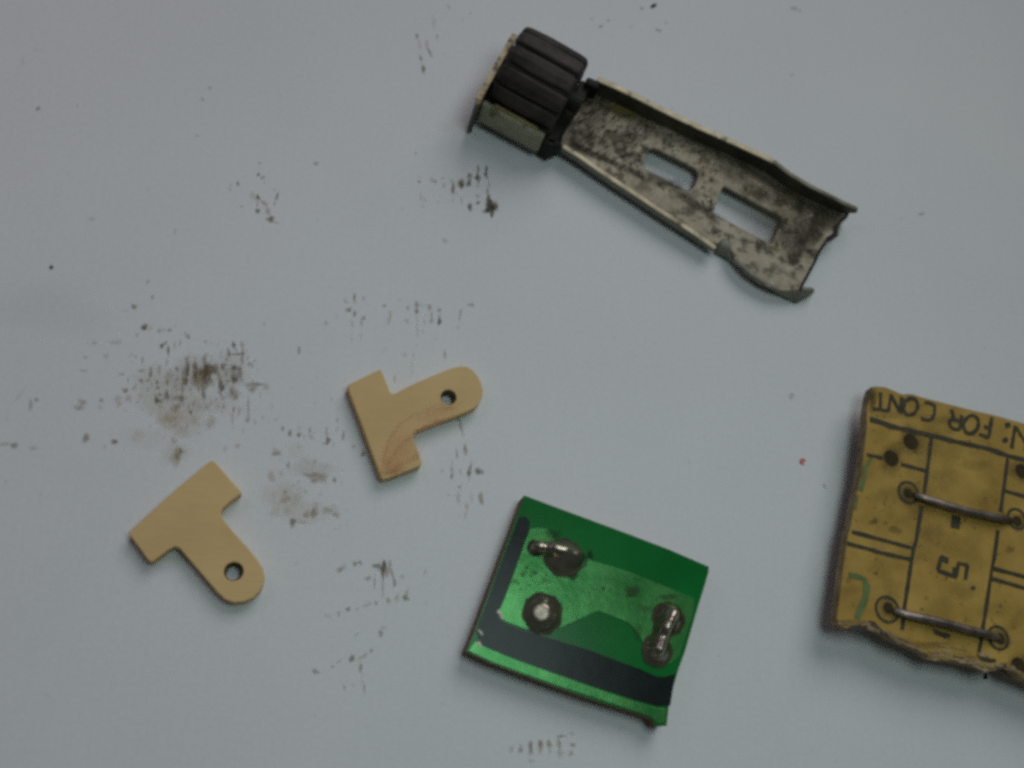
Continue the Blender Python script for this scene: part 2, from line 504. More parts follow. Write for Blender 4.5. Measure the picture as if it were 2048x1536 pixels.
for (u, v, rx, ry, a_, t_) in ((15, -20, 45, 50, .45, .2), (20, 50, 40, 26, .5, .2), (70, 20, 60, 40, .30, .3), (70, -45, 34, 16, .75, 1.), (110, -52, 40, 14, .6, .9), (140, -62, 60, 12, .6, .3), (220, -62, 80, 12, .6, .4), (300, -62, 80, 14, .6, .4),
                               (390, -56, 80, 18, .6, .4), (470, -46, 80, 22, .65, .4), (510, -20, 36, 44, .6, .35), (500, 30, 36, 40, .4, .4), (390, -22, 32, 16, .5, .35), (320, -34, 50, 22, .35, .5), (430, 5, 70, 60, .25, .5), (470, 20, 60, 60, .25, .5),
                               (200, 46, 34, 12, .5, .2), (235, 40, 24, 10, .7, .1), (275, 54, 36, 10, .55, .25), (160, 55, 34, 8, .4, .3), (120, 58, 60, 8, .5, .2), (60, 62, 50, 9, .7, .1), (320, 58, 50, 8, .5, .3), (470, 62, 14, 5, .6, .95), (505, 62, 6, 9, .6, .95), (532, -45, 26, 30, .7, .3), (520, 5, 12, 40, .55, .35), (512, 50, 14, 30, .5, .35), (536, 0, 10, 22, .8, .1), (560, -40, 14, 16, .7, .25)):
    x, y = uv(u, v); spk(x, y, rx, ry, a_, t_, arm)
o = mb.build('oily_specks', M_specks, bracket, br_o)
o['kind'] = 'stuff'
mb = MB()
P_ = [onplate(*p) for p in right_end]
strip_pts = [(p.x, p.y) for p in P_]
for k_ in range(len(strip_pts) - 1):
    ribbon(mb, strip_pts[k_:k_ + 2], .022 + .02 * (3 <= k_ <= 6), zpl(*strip_pts[k_]) - .012, .015)
mb.build('blackened_edge', M_grease, bracket, br_o)
# cradle round the roller: end cap, bulkhead, side tab, grease
AX = (at(1175, 129, 0.32) - at(1060, 66, 0.32)); AX.z = 0; AX.normalize()
PN = Vector((AX.y, -AX.x, 0))                                # towards the lower left of the picture
def upright(mb, a, b, z0, z1, th):
    d = (b - a); d.z = 0; d.normalize(); n = Vector((-d.y, d.x, 0)) * th * 0.5
    vs = [Vector((p.x, p.y, z)) + s * n for p in (a, b) for z in (z0, z1) for s in (1, -1)]
    return mb.add(vs, [(0, 1, 3, 2), (4, 6, 7, 5), (0, 2, 6, 4), (1, 5, 7, 3), (2, 3, 7, 6), (0, 4, 5, 1)])
def strip(mb, pts, tops, bots, th):
    P = [Vector((p.x, p.y)) for p in pts]
    vs, fs = [], []
    for i, p in enumerate(P):
        d = (P[min(i + 1, len(P) - 1)] - P[max(i - 1, 0)]).normalized(); n = Vector((-d.y, d.x)) * th[i] * .5
        for q, z in ((p + n, tops[i]), (p - n, tops[i]), (p - n, bots[i]), (p + n, bots[i])): vs.append((q.x, q.y, z))
    for i in range(len(P) - 1):
        a, b = 4 * i, 4 * i + 4
        for k in range(4): fs.append((a + k, b + k, b + (k + 1) % 4, a + (k + 1) % 4))
    fs += [(0, 1, 2, 3), tuple(4 * (len(P) - 1) + k for k in (3, 2, 1, 0))]
    return mb.add(vs, fs)
ca = [(1030, 68), (1019, 86), (1006, 110), (988, 142), (972, 170), (957, 197), (958, 207)]
cz = [.40, .415, .42, .42, .42, .41, .38]
pts = [at(x, y, z) for (x, y), z in zip(ca, cz)]
mb = MB(); strip(mb, pts, [z - .012 for z in cz], [.03] * 7, [.03] * 7)
cap = mb.build('end_cap', M_wall, bracket, br_o)
mb = MB(); strip(mb, pts, cz, [z - .0125 for z in cz], [.036, .040, .036, .042, .038, .044, .036])
mb.build('worn_edge', M_edge2, cap, br_o, bevel=.006)
mb = MB()
upright(mb, at(966, 203, .30), at(1090, 270, .30), 0.10, 0.30, 0.045)
mb.build('side_tab', M_tab, bracket, br_o, bevel=0.012)
mb = MB()
upright(mb, at(990, 208, .315), at(1076, 256, .315), 0.295, 0.312, 0.022)
mb.build('tab_lip', M_brass, bracket, br_o, bevel=0.006)
mb = MB(); upright(mb, at(1176, 162, .22), at(1096, 288, .22), 0.03, 0.21, 0.10)
mb.build('bulkhead', M_grease, bracket, br_o, bevel=0.02)
mb = MB(); upright(mb, at(1150, 165, .07), at(1080, 275, .07), 0.04, 0.075, 0.22)
mb.build('grease_lump', M_grease, bracket, br_o, bevel=0.02)
mb = MB(); upright(mb, at(1172, 160, .25), at(1200, 172, .25), 0.10, 0.26, 0.07)
mb.build('neck_bend', M_grease, bracket, br_o, bevel=0.02)
mb = MB(); upright(mb, at(1090, 280, .2), at(1124, 288, .2), 0.06, 0.21, 0.06)
mb.build('neck_bend', M_grease, bracket, br_o, bevel=0.02)
# roller: grooved core with twelve long ribs, axis along the arm
RR = 0.318
RC = at(1079, 167, 0.33)
RC = RC - AX * .012
RC.z = RR + 0.012
half = 0.25
mb = MB()
tube(mb, [RC + AX * s for s in (-half, -half + .03, half - .03, half)], [RR - .09, RR - .036, RR - .036, RR - .09], 32)
core = mb.build('roller', M_core, bracket, br_o, smooth=False)
core['label'] = 'dark ribbed rubber roller'
NR = 12
SIDE = AX.cross(Vector((0, 0, 1))).normalized()
for k in range(NR):
    a0 = 2 * math.pi * (k + 0.30) / NR
    mb = MB()
    secs = [(-half - .005, .90, .80), (-half + .012, .955, .93), (-half + .05, .985, 1), (-.06, 1.0, 1.04), (.08, 1.0, 1.0), (half - .05, .99, .96), (half - .012, .965, .92), (half + .005, .91, .82)]
    vs, fs = [], []
    for (s, rs, ws) in secs:
        w = 0.226 * ws
        for (da, r) in ((-w, .78), (-w, .93), (-w * .80, .982), (0, 1.0), (w * .80, .982), (w, .93), (w, .78)):
            rr = RR * r * rs if r > .8 else RR * .78
            ang = a0 + da + rt.uniform(-.012, .012)
            vs.append(RC + AX * s + (SIDE * math.cos(ang) + Vector((0, 0, 1)) * math.sin(ang)) * rr * (1 + rt.uniform(-.006, .006)))
    m = 7
    for i in range(len(secs) - 1):
        for jj in range(m):
            fs.append((i * m + jj, i * m + (jj + 1) % m, (i + 1) * m + (jj + 1) % m, (i + 1) * m + jj))
    fs += [tuple(range(m)), tuple(reversed(range((len(secs) - 1) * m, len(secs) * m)))]
    mb.add(vs, fs)
    mb.build('rib', M_rubber, core, br_o, bevel=.008)
mb = MB()
tube(mb, [RC - AX * (half + .06), RC + AX * (half + .10)], .07, 16)
mb.build('axle', M_grease, bracket, br_o)

# ------------------------------------------------------------------ two tan tee plates
def tee(px_outline, hole_px, hole_r, z, label, mat):
    pts = [at(x, y, z) for x, y in px_outline]
    c = at(*hole_px, z)
    o0 = Vector((sum(p.x for p in pts) / len(pts), sum(p.y for p in pts) / len(pts), 0))
    mb = MB()
    slab(mb, [(p.x, p.y) for p in pts], [circle((c.x, c.y), hole_r, 24)], z, 0.004)
    o = mb.build('tee_plate', mat(o0), None, o0, bevel=0.010)
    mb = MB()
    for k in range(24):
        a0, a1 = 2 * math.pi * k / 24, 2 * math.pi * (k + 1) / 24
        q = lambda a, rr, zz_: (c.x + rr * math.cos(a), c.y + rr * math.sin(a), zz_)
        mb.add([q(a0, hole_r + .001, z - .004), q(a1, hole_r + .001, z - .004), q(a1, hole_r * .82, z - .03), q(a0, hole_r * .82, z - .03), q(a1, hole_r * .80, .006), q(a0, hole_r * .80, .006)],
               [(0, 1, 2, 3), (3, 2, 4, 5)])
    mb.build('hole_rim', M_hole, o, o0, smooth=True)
    o['label'], o['category'], o['group'] = label, 'plate', 'tan tee-shaped plates lying on the table'
    return o
def arc(c, r, a0, a1, n=9):
    return [(c[0] + r * math.cos(math.radians(a0 + (a1 - a0) * i / n)), c[1] + r * math.sin(math.radians(a0 + (a1 - a0) * i / n))) for i in range(n + 1)]
g1 = crop(660, 700, 5.297)
out1 = [(185, 372), (535, 205), (560, 250), (630, 430), (655, 462), (690, 458), (900, 350), (1150, 245), (1300, 185), (1390, 168), (1450, 172), (1510, 205), (1565, 270), (1600, 340), (1622, 425),
        (1612, 500), (1585, 560), (1545, 605), (1480, 640), (1300, 715), (1100, 785), (930, 850), (890, 885), (885, 940), (930, 1060), (975, 1190), (965, 1225), (800, 1290), (640, 1350), (570, 1372), (545, 1360), (480, 1190), (330, 780), (200, 440)]
tee_a = tee(g1(out1), (660 + 1256 / 5.297, 700 + 500 / 5.297), .050, .095, 'tan tee-shaped plate with faint red marks, pointing right, above the other', lambda o0: M_tan)
mb = MB()
def onte(px, py): return at(px, py, .0955)
for pts, w, a_ in (([(762, 945), (768, 915), (778, 880), (800, 848), (830, 828), (870, 818), (915, 816)], 5, .36), ([(772, 940), (790, 905), (815, 880), (845, 858), (880, 842), (912, 828)], 6, .3), ([(775, 945), (800, 932), (830, 915), (838, 905)], 8, .3), ([(768, 948), (790, 944), (812, 936)], 6, .35),
                    ([(832, 862), (860, 850), (890, 838)], 7, .35), ([(850, 818), (880, 808), (905, 806)], 4, .3)):
    for i_ in range(len(pts) - 1):
        for k_ in range(4):
            t_ = k_ / 4
            x, y = pts[i_][0] + (pts[i_ + 1][0] - pts[i_][0]) * t_, pts[i_][1] + (pts[i_ + 1][1] - pts[i_][1]) * t_
            fleck(mb, x, y, w * 1.5, w * .9, a_ * rg.uniform(.25, .6), rg.random(), math.atan2(pts[i_ + 1][1] - pts[i_][1], pts[i_ + 1][0] - pts[i_][0]), onte)
fleck(mb, 800, 895, 36, 42, .16, .8, .4, onte); fleck(mb, 785, 930, 24, 16, .2, .6, .2, onte); fleck(mb, 870, 828, 40, 14, .18, .7, -.35, onte)
o = mb.build('red_marking', M_redmark, tee_a, tee_a.location.copy())
o['kind'] = 'stuff'
g2 = crop(220, 890, 4.388)
out2 = [(165, 765), (300, 640), (480, 475), (700, 285), (880, 140), (910, 138), (945, 175), (1080, 330), (1150, 405), (1150, 425), (1060, 490), (985, 560), (972, 595), (990, 650), (1080, 760), (1200, 890), (1290, 1000), (1340, 1080), (1356, 1150), (1345, 1220),
        (1310, 1290), (1250, 1345), (1170, 1375), (1085, 1382), (1010, 1355), (940, 1290), (820, 1150), (700, 1010), (610, 905), (570, 890), (520, 915), (440, 975), (365, 1030), (330, 1005), (240, 880), (172, 790)]
tee(g2(out2), (220 + 1085 / 4.388, 890 + 1110 / 4.388), .054, .095, 'plain tan tee-shaped plate with clean face, stem pointing to the lower right', lambda o0: M_tan)

# ------------------------------------------------------------------ green circuit board
gg = crop(900, 960, 2.954)
GZ = 0.16
go = at(1180, 1220, 0)
gb = empty('green_circuit_board', go, 'small green circuit board piece with black print and three solder joints', 'circuit board')
g_out = [(440, 90), (620, 158), (1000, 298), (1300, 412), (1530, 512), (1528, 545), (1500, 640), (1462, 760), (1420, 905), (1390, 1010), (1350, 1120), (1318, 1230), (1292, 1345), (1286, 1400), (1280, 1452), (1240, 1456), (1212, 1448), (1196, 1412), (1150, 1392), (1000, 1345), (820, 1290),
         (620, 1220), (400, 1140), (240, 1080), (95, 1010), (130, 930), (200, 740), (300, 470), (390, 230)]
W2 = lambda pts, z: [tuple(at(x, y, z).xy) for x, y in pts]
mb = MB(); slab(mb, W2(gg(g_out), GZ), [], GZ - .004, .004)
mb.build('substrate', M_edgefr, gb, go)
def shrink(pts, k=.997):
    cx = sum(p[0] for p in pts) / len(pts); cy = sum(p[1] for p in pts) / len(pts)
    return [(cx + (p[0] - cx) * k, cy + (p[1] - cy) * k) for p in pts]
mb = MB(); slab(mb, shrink(W2(gg(g_out), GZ), .9985), [], GZ, GZ - .0035)
mb.build('solder_mask', M_mask, gb, go)
cop = [(472, 290), (520, 284), (572, 290), (600, 320), (640, 390), (770, 455), (850, 482), (950, 510), (1060, 545), (1260, 625), (1442, 700), (1440, 770), (1400, 905), (1350, 1050), (1300, 1085), (1240, 1090), (1185, 1060), (1150, 985), (1105, 900), (1050, 842), (874, 774), (700, 852), (620, 888), (560, 902), (440, 880), (330, 838), (298, 812), (284, 785), (320, 700), (380, 540), (440, 370)]
mb = MB(); slab(mb, W2(gg(cop), GZ), [], GZ + .0045, GZ + .0005)
mb.build('copper_area', M_copper, gb, go, bevel=.003)
strip = [(408, 218), (446, 215), (472, 245), (462, 320), (434, 395), (374, 560), (312, 720), (280, 785), (285, 818), (330, 848), (440, 890), (640, 950), (840, 1012), (1000, 1073), (1120, 1116), (1222, 1162), (1275, 1164), (1332, 1145), (1302, 1335), (1235, 1338), (1100, 1302), (900, 1236), (640, 1146), (400, 1060), (250, 1005), (185, 968), (165, 930), (152, 895), (210, 740), (308, 470)]
mb = MB(); slab(mb, shrink(W2(gg(strip), GZ), .997), [], GZ + .0035, GZ + .0007)
mb.build('black_strip', M_black, gb, go)
low = [(110, 1008), (150, 950), (185, 978), (400, 1068), (640, 1154), (900, 1246), (1100, 1312), (1215, 1344), (1276, 1350), (1270, 1440), (1222, 1440), (1190, 1400), (1000, 1335), (620, 1210), (250, 1076)]
mb = MB(); slab(mb, W2(gg(low), GZ), [], GZ + .0042, GZ + .0006)
mb.build('copper_border', M_copper, gb, go, bevel=.003)

def joint(name, blobs, segs, size, nres=34):
    """solder mound: a height field over the board, blobs (px, py, radius cm, height), segs ridges"""
    cen = [(at(x, y, GZ).xy, r, h) for x, y, r, h in blobs]
    ss = [(at(*a, GZ).xy, at(*b, GZ).xy, r, h) for a, b, r, h in segs]
    xs = [c[0].x for c in cen] + [p.x for s in ss for p in s[:2]]
    ys = [c[0].y for c in cen] + [p.y for s in ss for p in s[:2]]
    x0, x1, y0, y1 = min(xs) - size, max(xs) + size, min(ys) - size, max(ys) + size
    nx, ny = nres, max(8, int(nres * (y1 - y0) / (x1 - x0)))
    rr = random.Random(int(x0 * 1000))
    vs = []
    for j in range(ny + 1):
        for i in range(nx + 1):
            p = Vector((x0 + (x1 - x0) * i / nx, y0 + (y1 - y0) * j / ny))
            acc = 0
            for c, r, h in cen:
                d = (p - c).length / r
                acc += max(0, h * (1 - d ** 2.3) if d < 1 else h * (1 - d) * 2) ** 3
            for a, b, r, h in ss:
                tt = max(0, min(1, (p - a).dot(b - a) / (b - a).length_squared))
                d = (p - a - (b - a) * tt).length / r
                acc += max(0, h * (1 - d ** 2)) ** 3
            vs.append((p.x, p.y, GZ - .006 + acc ** (1 / 3) * (1 + rr.uniform(-.012, .012))))
    fs = [(j * (nx + 1) + i, j * (nx + 1) + i + 1, (j + 1) * (nx + 1) + i + 1, (j + 1) * (nx + 1) + i) for j in range(ny) for i in range(nx)
          if max(vs[j * (nx + 1) + i][2], vs[j * (nx + 1) + i + 1][2], vs[(j + 1) * (nx + 1) + i + 1][2], vs[(j + 1) * (nx + 1) + i][2]) > GZ - .005]
    mb = MB(); mb.add(vs, fs)
    bmv = mb.build(name, M_solder, gb, go, smooth=True)
    bm = bmesh.new(); bm.from_mesh(bmv.data)
    bmesh.ops.delete(bm, geom=[v for v in bm.verts if not v.link_faces], context='VERTS')
    bm.to_mesh(bmv.data); bm.free()
    return bmv
def gp(x, y): return (900 + x / 2.954, 960 + y / 2.954)
def flux(cx, cy, r, sq, ang, parent):
    c = at(*gp(cx, cy), GZ)
    mb = MB(); slab(mb, circle((c.x, c.y), r, 28, sq, ang, .05, random.Random(int(cx))), [], GZ + .0072, GZ + .001)
    mb.build('flux_ring', M_flux, parent, go)
j1 = joint('solder_joint', [(*gp(672, 456), .116, .062), (*gp(520, 402), .052, .05)], [(gp(505, 400), gp(660, 425), .056, .085), (gp(600, 415), gp(735, 455), .068, .090)], .16)
flux(672, 462, .128, .95, 0, j1)
j2 = joint('solder_joint', [(*gp(543, 790), .114, .075)], [], .15)
flux(545, 788, .126, 1, 0, j2)
c = at(*gp(538, 785), GZ + .07)
mb = MB(); tube(mb, [(c.x, c.y, GZ + .02), (c.x, c.y, GZ + .076), (c.x, c.y, GZ + .083)], [.050, .048, .038], 18)
mb.build('lead_end', M_lead, j2, go)
j3 = joint('solder_joint', [(*gp(1288, 820), .100, .058), (*gp(1222, 1008), .092, .048)], [(gp(1300, 795), gp(1250, 880), .066, .092), (gp(1268, 850), gp(1216, 1005), .066, .090)], .14)
flux(1288, 822, .108, 1, 0, j3); flux(1222, 1010, .10, 1, 0, j3)
fs_ = random.Random(4)
mb = MB()
def onpcb(x, y): return at(x, y, GZ + .006)
for (x, y, rx, ry, a_, t_) in ((830, 440, 22, 26, .8, 0), (800, 480, 18, 30, .7, 0), (725, 575, 34, 16, .8, 0), (745, 560, 14, 20, .7, 0), (610, 320, 60, 26, .45, .1), (1085, 655, 50, 30, .55, .3), (1060, 680, 24, 14, .6, .2), (905, 640, 16, 14, .5, .2), (940, 650, 12, 10, .4, .2),
                               (1290, 690, 60, 24, .4, .2), (1110, 900, 30, 50, .35, .2), (1150, 760, 40, 30, .3, .3), (500, 545, 18, 16, .5, .1), (455, 520, 14, 20, .4, .1), (430, 560, 22, 14, .35, .1), (380, 600, 30, 16, .35, .2), (560, 600, 40, 20, .25, .3)):
    x, y = gp(x, y); fleck(mb, x, y, rx / 2.954, ry / 2.954, a_, t_, 0, onpcb)
for _ in range(60):
    x, y = gp(fs_.uniform(400, 640), fs_.uniform(420, 650)); fleck(mb, x, y, fs_.uniform(1.2, 3.2), fs_.uniform(1.2, 3), fs_.uniform(.2, .6), fs_.uniform(0, .4), 0, onpcb)
for _ in range(40):
    x, y = gp(fs_.uniform(620, 1300), fs_.uniform(560, 760)); fleck(mb, x, y, fs_.uniform(1.2, 4), fs_.uniform(1.2, 3), fs_.uniform(.15, .45), fs_.uniform(0, .4), 0, onpcb)
o = mb.build('flux_specks', M_specks, gb, go); o['kind'] = 'stuff'
mb = MB()
for pts in ([(283, 770), (300, 800), (312, 822)], [(165, 885), (185, 905), (190, 915)], [(165, 955), (180, 985)]):
    ribbon(mb, W2(gg(pts), GZ), .016, GZ + .0055, .001, jit=.5)
o = mb.build('bright_scratch', M_scratch, gb, go); o['kind'] = 'stuff'

# ------------------------------------------------------------------ brown circuit board
BZ, BT = 0.27, 0.085
bo = at(1850, 1080, 0)
bb = empty('brown_circuit_board', bo, 'broken brown circuit board with black printed lines and two bare jumper wires', 'circuit board')
z5, z6, z7, z8 = crop(1630, 750, 4.151), crop(1630, 1060, 4.151), crop(1730, 760, 6.44), crop(1840, 1000, 5.12)
b_out = z7([(95, 85), (170, 80), (260, 88), (330, 115), (430, 158), (490, 182), (560, 176), (630, 182), (720, 215), (900, 262), (1150, 325), (1400, 390), (1650, 445), (2048, 555)]) + [(2140, 869), (2260, 902)]
b_out += [(2180, 1240), (2150, 1400)]
b_out += z6([(1735, 1235), (1690, 1215), (1640, 1160), (1600, 1128), (1560, 1150), (1500, 1172), (1440, 1178), (1400, 1150), (1330, 1125), (1240, 1105), (1160, 1092), (1060, 1080), (970, 1062), (900, 1012), (820, 975), (740, 942), (690, 922), (640, 905), (600, 868),
             (520, 835), (440, 800), (360, 790), (310, 812), (240, 812), (200, 790), (180, 730), (195, 620), (215, 470), (232, 330), (246, 230), (256, 130), (272, 40)])
b_out += z5([(300, 1240), (322, 1100), (350, 960), (376, 850), (396, 700), (410, 600), (425, 470), (432, 390), (428, 340), (440, 250), (455, 160)])
bh = [(z5([(795, 555)])[0], .058), (z5([(632, 692)])[0], .058), (z5([(1718, 800)])[0], .055), (z5([(775, 985)])[0], .038), (z5([(1680, 1215)])[0], .038),
      (z6([(610, 650)])[0], .038), (z6([(1540, 905)])[0], .038), (z6([(1690, 1130)])[0], .055)]
W3 = lambda pts, z=BZ: [tuple(at(x, y, z).xy) for x, y in pts]
hole_loops = []
for (p, r) in bh:
    c = at(*p, BZ); hole_loops.append(circle((c.x, c.y), r, 20))
mb = MB(); slab(mb, W3(b_out), hole_loops, BZ - .006, BZ - BT)
mb.build('substrate', M_board_edge, bb, bo, bevel=.006)
mb = MB(); slab(mb, shrink(W3(b_out), .996), hole_loops, BZ, BZ - .0062)
mb.build('board_face', M_board, bb, bo)
for k_ in (0, 1, 2, 7):
    p = at(*bh[k_][0], BZ)
    mb = MB(); slab(mb, circle((p.x, p.y), bh[k_][1] * 1.25, 16), [], BZ - BT + .012, BZ - BT - .03)
    mb.build('hole_backing', M_backing, bb, bo)  # added discs shut the holes from below so they look dark
# components underneath hold it off the table (resistor bodies and clipped leads)
for (x, y, r) in ((1790, 1000, .085), (1880, 1130, .09), (1900, 930, .085), (2000, 1180, .085), (2090, 1000, .09), (1790, 1190, .07)):
    p = at(x, y, BZ - BT)
    mb = MB(); tube(mb, [(p.x, p.y, BZ - BT + .005), (p.x, p.y, .08), (p.x, p.y, .003)], [r, r * .8, r * .3], 12)
    mb.build('underside_joint', M_solder, bb, bo, smooth=True)
LZ = BZ + .0005
mb = MB()
lines = [z7([(60, 505), (200, 545), (340, 600), (560, 650), (800, 705), (980, 745), (1100, 780), (1350, 835), (1600, 890)]) + z5([(1600, 672), (1735, 705)]) + [(2120, 936)],
         z5([(965, 525), (950, 650), (930, 800), (912, 930), (900, 1010)]), z5([(884, 1090), (862, 1230), (838, 1380)]) + z6([(815, 170), (795, 290), (765, 490), (742, 640), (722, 830)]),
         z5([(715, 742), (930, 800)]), z5([(430, 662), (480, 672), (560, 690)]),
         z5([(1598, 695), (1575, 880), (1552, 1040), (1540, 1140)]), z5([(1518, 1290), (1490, 1500)]) + z6([(1465, 340), (1430, 580), (1395, 800), (1372, 950), (1355, 1035), (1385, 1068), (1450, 1085), (1500, 1085)]),
         z5([(1572, 962), (1735, 1008)]) + [(2120, 1012)], z5([(305, 1302), (560, 1370), (822, 1442)]), z5([(265, 1398), (500, 1460)]) + z6([(500, 180), (800, 246)]),
         z6([(1485, 322), (1735, 388)]) + [(2120, 1172)], z6([(1470, 405), (1735, 482)]) + [(2120, 1196)]]
for i, l in enumerate(lines):
    mb = MB(); ribbon(mb, W3(l), .036 if i == 0 else .027, LZ + i * .00002, .003, jit=.2)
    mb.build('printed_line', M_print, bb, bo)
for p, r in ((z5([(775, 975)])[0], 20), (z5([(1675, 1195)])[0], 19), (z6([(600, 660)])[0], 22), (z6([(1520, 895)])[0], 20)):
    c = at(*p, BZ)
    mb = MB(); ribbon(mb, circle((c.x, c.y), r / 275., 30), .018, LZ + .0004, .003, closed=True, jit=.2)
    mb.build('printed_ring', M_print, bb, bo)
# lettering, upside down along the upper edge: N: FOR CONT
mb = MB()
strokes = [[(198, 160), (196, 385)], [(105, 372), (300, 398)],
           [(335, 185), (300, 400)], [(335, 190), (440, 405)], [(478, 225), (440, 420)],
           [(895, 310), (895, 430), (860, 505), (820, 522), (720, 500)], [(880, 318), (800, 290), (770, 300)],
           [(1245, 455), (1215, 645)], [(1215, 645), (1130, 630), (1092, 590), (1085, 530), (1120, 505), (1225, 535)], [(1150, 520), (1112, 380)],
           [(1632, 480), (1592, 745)], [(1592, 742), (1468, 700)], [(1612, 625), (1530, 602)],
           [(1935, 590), (1885, 880)], [(1940, 600), (2070, 820)], [(2125, 640), (2072, 905)]]
letters = ((0, 1, 2), (2, 3, 5), (5, 6, 7), (7, 8, 10), (10, 11, 13), (13, 14, 16))
glyphs = [strokes[0:2], strokes[2:5], strokes[5:7], strokes[7:10], strokes[10:13], strokes[13:16]]
for g in glyphs:
    mb = MB()
    for k, s_ in enumerate(g): ribbon(mb, W3(z7(s_)), .027, LZ + .0008 + k * .0003, .0025, jit=.3)
    mb.build('printed_letter', M_print, bb, bo)
for (cx, cy, rx, ry) in ((585, 345, 92, 108), (1365, 575, 95, 118)):
    mb = MB()
    ribbon(mb, W3(z7([(cx + rx * math.cos(a) + .12 * ry * math.sin(a), cy - ry * math.sin(a)) for a in [2 * math.pi * k / 22 for k in range(22)]])), .026, LZ + .0008, .0025, closed=True, jit=.3)
    mb.build('printed_letter', M_print, bb, bo)
for (cx, cy) in ((1836, 580), (1806, 775)):
    mb = MB(); slab(mb, W3(z7(circle((cx, cy), 38, 12, jit=.1))), [], LZ + .003, LZ)
    mb.build('printed_dot', M_print, bb, bo)
mb = MB()
for k, (s_, w) in enumerate((([(205, 590), (290, 625)], .048), ([(212, 590), (182, 720)], .034), ([(178, 722), (375, 790)], .036), ([(352, 690), (362, 780)], .044), ([(368, 785), (392, 650)], .030), ([(388, 645), (486, 668)], .028), ([(484, 664), (462, 815)], .030))):
    ribbon(mb, W3(z8(s_)), w * .82, LZ + .0008 + k * .0002, .0025, jit=.15)
mb.build('printed_digit', M_print, bb, bo)
for q in ([(322, 150), (412, 172), (402, 300), (312, 280)], [(130, 1318), (200, 1345), (290, 1365), (318, 1395), (262, 1425), (215, 1400), (150, 1375)], circle((545, 900), 22, 10, jit=.2)):
    mb = MB(); slab(mb, W3(z8(q)), [], LZ + .0034, LZ + .0004)
    mb.build('printed_mark', M_print, bb, bo)
for q, w in ((z5([(455, 715), (420, 770), (402, 880), (375, 960)]), .036), (z5([(352, 1000), (335, 1120)]), .016), (z6([(280, 375), (350, 385), (410, 410), (428, 470), (420, 560), (385, 640), (345, 735)]), .042)):
    mb = MB(); ribbon(mb, W3(q), w, LZ + .0006, .003, jit=.35)
    mb.build('green_marking', M_green_ink, bb, bo)
mb = MB()
def onbrd(x, y): return at(x, y, BZ)
bs = random.Random(12)
for (x, y, rx, ry, a_, t_) in ((1748, 1043, 10, 8, .5, .6), (1790, 1060, 14, 9, .5, .7), (1700, 1180, 30, 10, .2, .7), (1950, 930, 30, 14, .22, .7), (1890, 960, 40, 20, .18, .7), (2020, 1100, 12, 7, .35, .6), (1930, 1180, 30, 24, .2, .6), (1990, 1220, 30, 20, .2, .7), (1745, 800, 10, 26, .55, .3), (1740, 790, 14, 10, .4, .4),
                               (1800, 830, 60, 10, .2, .5), (1900, 840, 60, 8, .2, .6), (1720, 940, 10, 30, .3, .5), (1850, 1290, 50, 10, .35, .5), (1930, 1320, 40, 12, .4, .5), (1700, 1245, 26, 8, .4, .5), (1670, 1200, 6, 40, .4, .5), (1690, 1080, 6, 40, .35, .5), (1716, 900, 6, 40, .4, .5), (1880, 1080, 40, 30, .12, .7), (1770, 1130, 40, 20, .14, .7)):
    fleck(mb, x, y, rx, ry, a_, t_, 0, onbrd)
for (p_, r_) in bh:
    fleck(mb, p_[0], p_[1], r_ * 300 + 12, r_ * 300 + 10, .5, .55, bs.uniform(0, 3), onbrd)
for _ in range(16):
    fleck(mb, bs.uniform(1730, 2040), bs.uniform(880, 1240), bs.uniform(20, 50), bs.uniform(14, 36), bs.uniform(.10, .24), .65, bs.uniform(0, 3), onbrd)
for _ in range(150):
    x, y = bs.uniform(1690, 2046), bs.uniform(800, 1310)
    if y < 772 + (x - 1744) * .24 + 8 or x < 1740 - (y - 780) * .17 + 6 or y > 1235 + (x - 1660) * .36: continue
    fleck(mb, x, y, bs.uniform(1.5, 6), bs.uniform(1.5, 5), bs.uniform(.1, .45), bs.uniform(.2, .8), bs.uniform(0, 3), onbrd)
o = mb.build('brown_stains', M_specks, bb, bo); o['kind'] = 'stuff'
def jumper(pts, r):
    mb = MB(); tube(mb, [at(x, y, BZ + h) for x, y, h in pts], r, 10)
    return mb.build('jumper_wire', M_wire, bb, bo, smooth=True)
a = z5([(790, 985), (850, 1005), (960, 1040), (1100, 1085), (1250, 1130), (1400, 1162), (1560, 1195), (1660, 1225)])
jumper([(p[0], p[1], h) for p, h in zip(a, (-.06, .022, .036, .046, .05, .046, .036, -.05))], .028)
a = z6([(625, 655), (680, 678), (800, 712), (950, 742), (1100, 780), (1250, 822), (1400, 860), (1470, 878), (1530, 905)])
jumper([(p[0], p[1], h) for p, h in zip(a, (-.06, .022, .036, .044, .046, .044, .042, .036, -.05))], .028)
